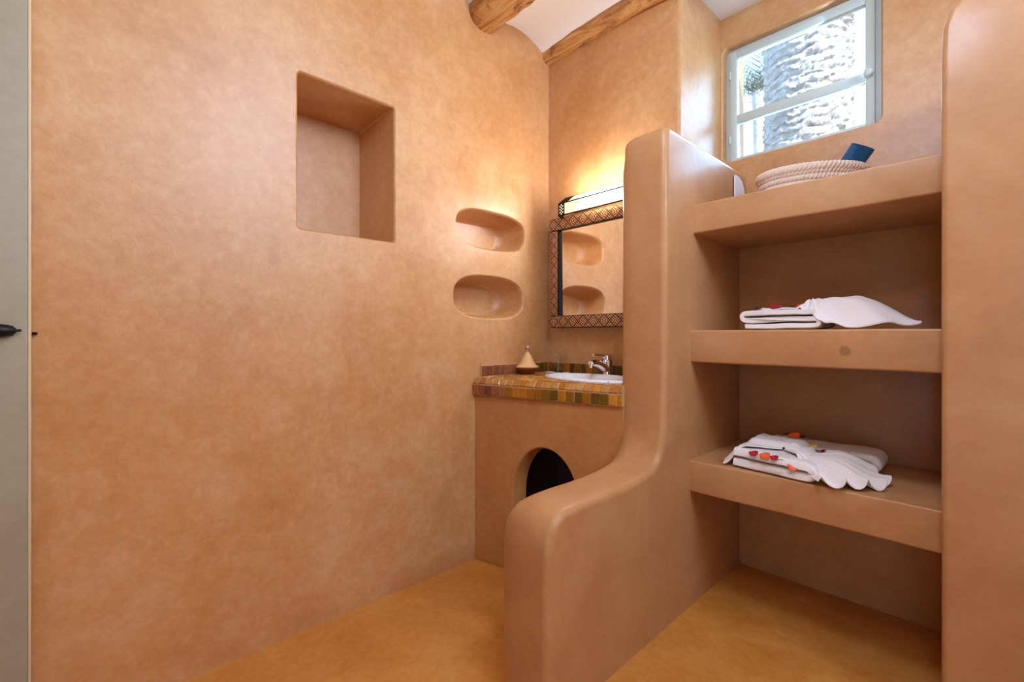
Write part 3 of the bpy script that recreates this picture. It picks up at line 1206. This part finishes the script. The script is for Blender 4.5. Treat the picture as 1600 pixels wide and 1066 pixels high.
def coil(bm, a_, b_, z, r_, strands=2, k=26, ph=0, tilt=0):
    n = 260
    for s in range(strands):
        pts = []
        for i in range(n + 1):
            t_ = 2 * PI * i / n
            tw = t_ * k + 2 * PI * s / strands + ph
            rad = 1 + 0
            x = (a_ + r_ * .6 * math.cos(tw)) * math.cos(t_)
            y = (b_ + r_ * .6 * math.cos(tw)) * math.sin(t_)
            zz = z + r_ * .6 * math.sin(tw) - tilt * x
            pts.append((bxx + x * math.cos(rotb) - y * math.sin(rotb), byy + x * math.sin(rotb) + y * math.cos(rotb), zz))
        tube(bm, pts, r_ * .62, 7, cap=False)


M['wicker'] = plain('pale_wicker', lin(236, 214, 194), .7)
bm = nb()
lathe(bm, [(0, 0), (.86, 0), (.90, .01), (.985, .09), (.96, .09), (.87, .016), (0, .012)], (bxx, byy, bz), 60, sx=ba, sy=bb)
bmesh.ops.rotate(bm, verts=bm.verts, cent=(bxx, byy, bz), matrix=Matrix.Rotation(rotb, 3, 'Z'))
for q in range(5):
    f = q / 4
    coil(bm, ba * (.90 + .10 * f), bb * (.90 + .10 * f), bz + .012 + .0195 * q, .0115, 2, 42, q * 1.5)
obj('body', bm, M['wicker'], basket, smooth=60)
bm = nb(); coil(bm, ba * 1.02, bb * 1.02, bz + .104, .0150, 3, 26)
obj('rim', bm, M['wicker'], basket, smooth=60)

# hair dryer: flattened hollow nozzle sticking up out of the basket
hdir = Vector((.47, -.22, .58)).normalized()
hs = Vector((.688, .726, -.16)); hs = (hs - hs.dot(hdir) * hdir).normalized()
hu = hdir.cross(hs)
tip = Vector((-.318, 1.985, .660))
dry = empty('hair_dryer', (tip - hdir * .2)[:], 'dark blue hair dryer lying in the wicker basket, its flat hollow nozzle pointing up', 'hair dryer')
bm = nb()


def oval(c_, a_, b_, n=32, e=3.2):
    lp = []
    for k in range(n):
        t_ = 2 * PI * k / n
        ca, sa = math.cos(t_), math.sin(t_)
        lp.append(c_ + hs * math.copysign(abs(ca) ** (2 / e), ca) * a_ + hu * math.copysign(abs(sa) ** (2 / e), sa) * b_)
    return lp


loops = [oval(tip - hdir * d, a_, b_) for d, a_, b_ in ((.165, .020, .016), (.160, .034, .024), (.13, .037, .026), (.11, .036, .022), (.0, .040, .0165), (.0, .0375, .014), (.03, .037, .015), (.10, .030, .014))]
loft(bm, loops)
obj('nozzle', bm, M['blue'], dry, smooth=50)

# white rounded card in the corner
bm = nb()
pts = [(2.045, .49), (2.045, .690)]
for k in range(9):
    a_ = R(90 - 90 * k / 8)
    pts.append((2.075 + .075 * math.cos(a_), .62 + .070 * math.sin(a_)))
pts.append((2.15, .49))
loft(bm, [[(x, p[0], p[1]) for p in pts] for x in (-.774, -.768)])
tag(obj('white_card', bm, M['card'], smooth=30), 'white card with a rounded corner standing on the top shelf against the partition', 'card')

# ================================================================== TOWELS
def serp(x0, x1, y0, y1, z0, th, n, seed, right_open=True, skew=0):
    """one cloth folded n layers, folds at the x ends"""
    path = []
    r_ = th / 2
    for i in range(n):
        zc = z0 + th * (i + .5)
        a_, b_ = (x0, x1) if i % 2 == 0 else (x1, x0)
        ins = .012 * i
        xs0, xs1 = a_, b_
        m = 22
        for k in range(m + 1):
            f = k / m
            path.append((xs0 + (xs1 - xs0) * f, zc))
        if i < n - 1:
            sg = 1 if b_ > a_ else -1
            for k in range(1, 8):
                t_ = PI * k / 8
                path.append((b_ + sg * r_ * math.sin(t_), zc + r_ - r_ * math.cos(t_)))
    half = th * .40
    P2 = [Vector(p) for p in path]
    up, dn = [], []
    for i, p in enumerate(P2):
        d = (P2[min(i + 1, len(P2) - 1)] - P2[max(i - 1, 0)]).normalized()
        nn = Vector((-d.y, d.x))
        up.append(p + nn * half); dn.append(p - nn * half)
    ring = up + dn[::-1]
    bm = nb()
    m = 26
    loops = []
    for j in range(m + 1):
        f = j / m
        e = min(f, 1 - f)
        sh = 1 - .35 * max(0, (1 - e / .04)) if e < .04 else 1
        y = y0 + (y1 - y0) * f
        lp = []
        L_ = len(up)
        for i, p in enumerate(ring):
            c_ = P2[i] if i < L_ else P2[2 * L_ - 1 - i]
            q = c_ + (p - c_) * sh
            w_ = noise.noise(Vector((q.x * 14 + seed, y * 14, q.y * 30))) * .0035
            yy = y + noise.noise(Vector((q.x * 9 + seed, q.y * 45, 4.2))) * .012 + skew * (q.x - x0)
            lp.append((q.x + w_, yy, max(z0 + .0004, q.y + w_)))
        loops.append(lp)
    loft(bm, loops)
    return bm


def interp(keys, a_):
    keys = sorted(keys)
    if a_ <= keys[0][0]: return keys[0][1]
    for (p, v), (q, w_) in zip(keys, keys[1:]):
        if a_ <= q:
            f = (a_ - p) / (q - p)
            f = f * f * (3 - 2 * f)
            return v + (w_ - v) * f
    return keys[-1][1]


def drape(cx_, cy_, keys, body, waves, amp, seed, z0, th=.0035, rip=None, na=190, nr=36):
    """cloth spread over the pile, pleats fanning out from (cx, cy)"""
    a0, a1 = keys[0][0], keys[-1][0]
    bm = nb()
    top = []
    for j in range(nr + 1):
        s_ = .02 + .98 * j / nr
        row = []
        for i in range(na + 1):
            ang = a0 + (a1 - a0) * i / na
            rad = interp(keys, ang) * s_
            ph = waves * (ang - a0) / 360 * 2 * PI
            k_ = (rip(ang) if rip else 1)
            wv = amp * k_ * (s_ ** 1.3) * (.5 + .5 * math.sin(ph + .6 * math.sin(ang * .07)))
            rad *= 1 + .035 * k_ * math.sin(ph + 1.2) * s_
            x = cx_ + rad * math.cos(R(ang))
            y = cy_ + rad * math.sin(R(ang))
            z = body(x, y) + .005 + wv + .0025 * noise.noise(Vector((x * 22, y * 22, seed)))
            row.append(bm.verts.new((x, y, max(z0 + .002, z))))
        top.append(row)
    bot = []
    for row in top:
        bot.append([bm.verts.new((v.co.x, v.co.y, v.co.z)) for v in row])
    fs = []
    for j in range(nr):
        for i in range(na):
            fs.append(bm.faces.new((top[j][i], top[j + 1][i], top[j + 1][i + 1], top[j][i + 1])))
            bm.faces.new((bot[j][i], bot[j][i + 1], bot[j + 1][i + 1], bot[j + 1][i]))
    bm.normal_update()
    for rt, rb in zip(top, bot):
        for a_, b_ in zip(rt, rb):
            n_ = a_.normal
            if n_.z < 0: n_ = -n_
            a_.co = a_.co + n_ * th * .0
            b_.co = b_.co - n_ * th
            if b_.co.z < z0 + .0005:
                b_.co.z = z0 + .0005
    def side(t, b_):
        for i in range(len(t) - 1):
            bm.faces.new((t[i], t[i + 1], b_[i + 1], b_[i]))
    side(top[-1][::-1], bot[-1][::-1])
    side(top[0], bot[0])
    side([r_[0] for r_ in top][::-1], [r_[0] for r_ in bot][::-1])
    side([r_[-1] for r_ in top], [r_[-1] for r_ in bot])
    return bm


def body_fn(boxes, z0, soft=.035):
    def f(x, y):
        h = 0
        for (x0, x1, y0, y1, H, sf) in boxes:
            sfx, sfy = sf if isinstance(sf, tuple) else (sf, sf)
            dx = max(x0 - x, 0, x - x1) / sfx; dy = max(y0 - y, 0, y - y1) / sfy
            k = max(0, 1 - math.hypot(dx, dy))
            k = k * k * (3 - 2 * k)
            h = max(h, H * k)
        return z0 + h
    return f


# --- lowest shelf
Z2 = -.4575
bm = serp(-.635, -.405, 1.668, 1.86, Z2, .0335, 2, 1.0, skew=-.13)
tag(obj('folded_towel', bm, M['cloth'], smooth=60), 'white towel folded flat at the front of the lowest shelf under the fanned cloth', 'towel', 'folded white towels')
bm = serp(-.60, -.285, 1.885, 2.03, Z2, .034, 2, 5.0)
tag(obj('folded_towel', bm, M['cloth'], smooth=60), 'white folded towel lying at the back of the lowest shelf behind the fanned cloth', 'towel', 'folded white towels')
bf = body_fn([(-.615, -.44, 1.70, 1.83, .068, (.075, .05)), (-.60, -.47, 1.77, 1.86, .086, .07), (-.44, -.36, 1.73, 1.83, .055, .13)], Z2)
keys = [(-47, .185), (-30, .225), (-5, .272), (8, .276), (30, .225), (60, .17), (90, .145), (130, .175), (150, .205), (175, .185), (196, .182), (208, .188)]
bm = drape(-.500, 1.750, keys, bf, 27, .030, 2.2, Z2, rip=lambda a_: 1.0 if a_ < 32 else (max(.1, 1 - (a_ - 32) / 25)))
tag(obj('draped_cloth', bm, M['cloth'], smooth=70), 'white cloth fanned into wavy pleats over the towels on the lowest shelf', 'cloth', 'draped white cloths')
# --- middle shelf
Z1 = .0210
bm = serp(-.600, -.395, 1.685, 1.87, Z1, .0225, 3, 2.0)
tag(obj('folded_towel', bm, M['cloth'], smooth=60), 'white towel folded in layers at the left of the pile on the middle shelf', 'towel', 'folded white towels')
bf1 = body_fn([(-.56, -.40, 1.72, 1.86, .0655, .07), (-.40, -.31, 1.75, 1.86, .094, (.17, .085))], Z1)
keys = [(-118, .082), (-95, .078), (-70, .10), (-45, .155), (-20, .235), (0, .262), (22, .25), (50, .17), (90, .11), (130, .13), (160, .18), (178, .20), (195, .17), (215, .10)]
bm = drape(-.415, 1.775, keys, bf1, 13, .017, 7.7, Z1, rip=lambda a_: 1.0 if a_ < 50 else .35)
tag(obj('draped_cloth', bm, M['cloth'], smooth=70), 'white cloth draped over the folded towel on the middle shelf, hem drooping at the right', 'cloth', 'draped white cloths')

# --- rose petals
pc = {'red': plain('petal_red', lin(176, 10, 34), .5), 'wine': plain('petal_wine', lin(92, 12, 26), .5),
      'orange': plain('petal_orange', lin(232, 92, 30), .5), 'yellow': plain('petal_yellow', lin(226, 176, 50), .5)}
bpy.context.view_layer.update()


def petal(x, y, zf, size, rot, c_, label, tilt=0):
    bm = nb()
    n = 20
    z = zf(x, y) + .0125
    rings = []
    for j in range(6):
        s_ = .02 + .98 * j / 5
        lp = []
        for k in range(n):
            a_ = 2 * PI * k / n
            r_ = size * s_ * (1 + .22 * math.cos(a_) + .08 * math.sin(3 * a_))
            lx, ly = r_ * math.cos(a_), r_ * .72 * math.sin(a_)
            lz = .28 * (lx * lx + ly * ly) / size + .12 * size * s_ * s_ * math.sin(2 * a_)
            v = Vector((lx, ly, max(lz, -.001)))
            v = Matrix.Rotation(R(tilt), 3, 'X') @ v
            v = Matrix.Rotation(R(rot), 3, 'Z') @ v
            lp.append(Vector((x, y, z)) + v)
        rings.append(lp)
    rv = [[bm.verts.new(p) for p in lp] for lp in rings]
    bm.faces.new(rv[0])
    for a_, b_ in zip(rv, rv[1:]):
        for k in range(n):
            bm.faces.new((a_[k], b_[k], b_[(k + 1) % n], a_[(k + 1) % n]))
    g = bmesh.ops.extrude_face_region(bm, geom=bm.faces[:])
    bmesh.ops.translate(bm, verts=[v for v in g['geom'] if isinstance(v, bmesh.types.BMVert)], vec=(0, 0, .0012))
    tag(obj('rose_petal', bm, pc[c_], smooth=60), label, 'petal', 'scattered rose petals')


edge = lambda x, y: Z2 + .047
petal(-.530, 1.648, edge, .016, 20, 'orange', 'curled orange petal between two dark red petals on the front of the lowest towel', 40)
petal(-.566, 1.653, edge, .0145, 10, 'red', 'dark red petal furthest left on the folded towel of the lowest shelf', 40)
petal(-.500, 1.645, edge, .0125, 10, 'red', 'small crimson petal right of the curled orange one, near the gathered pleats', 40)
petal(-.445, 1.637, lambda x, y: Z2 + .030, .0155, 20, 'orange', 'single orange petal at the front right corner of the folded towel, lowest shelf', 50)
petal(-.530, 1.862, bf, .013, 20, 'wine', 'dark wine petal leftmost along the top ridge of the lowest pile')
petal(-.500, 1.850, bf, .019, 40, 'orange', 'large orange petal on the top ridge of the lowest pile', 20)
petal(-.470, 1.848, bf, .012, 70, 'wine', 'small wine petal between the orange and yellow petals on the ridge', 10)
petal(-.440, 1.842, bf, .014, 30, 'yellow', 'only yellow petal, on the top ridge of the lowest pile', 25)
petal(-.412, 1.812, bf, .016, 0, 'wine', 'dark wine petal rightmost along the top ridge of the lowest pile')
petal(-.518, 1.712, bf1, .018, 0, 'red', 'bright red petal on the front slope of the middle-shelf towel', -35)
petal(-.572, 1.715, bf1, .013, 20, 'wine', 'dark red petal at the far left of the middle-shelf towel', -20)
petal(-.462, 1.705, lambda x, y: bf1(x, y) + .004, .011, 20, 'wine', 'small dark red petal at the fold in the centre of the middle-shelf towel')
petal(-.478, 1.83, bf1, .016, 70, 'orange', 'orange petal standing on the crest of the middle-shelf pile', 60)
petal(-.440, 1.82, bf1, .017, 20, 'red', 'crimson petal standing on the crest of the middle-shelf pile', 55)

# stain on the middle shelf front is part of the plaster of that shelf (dark patch, see material)
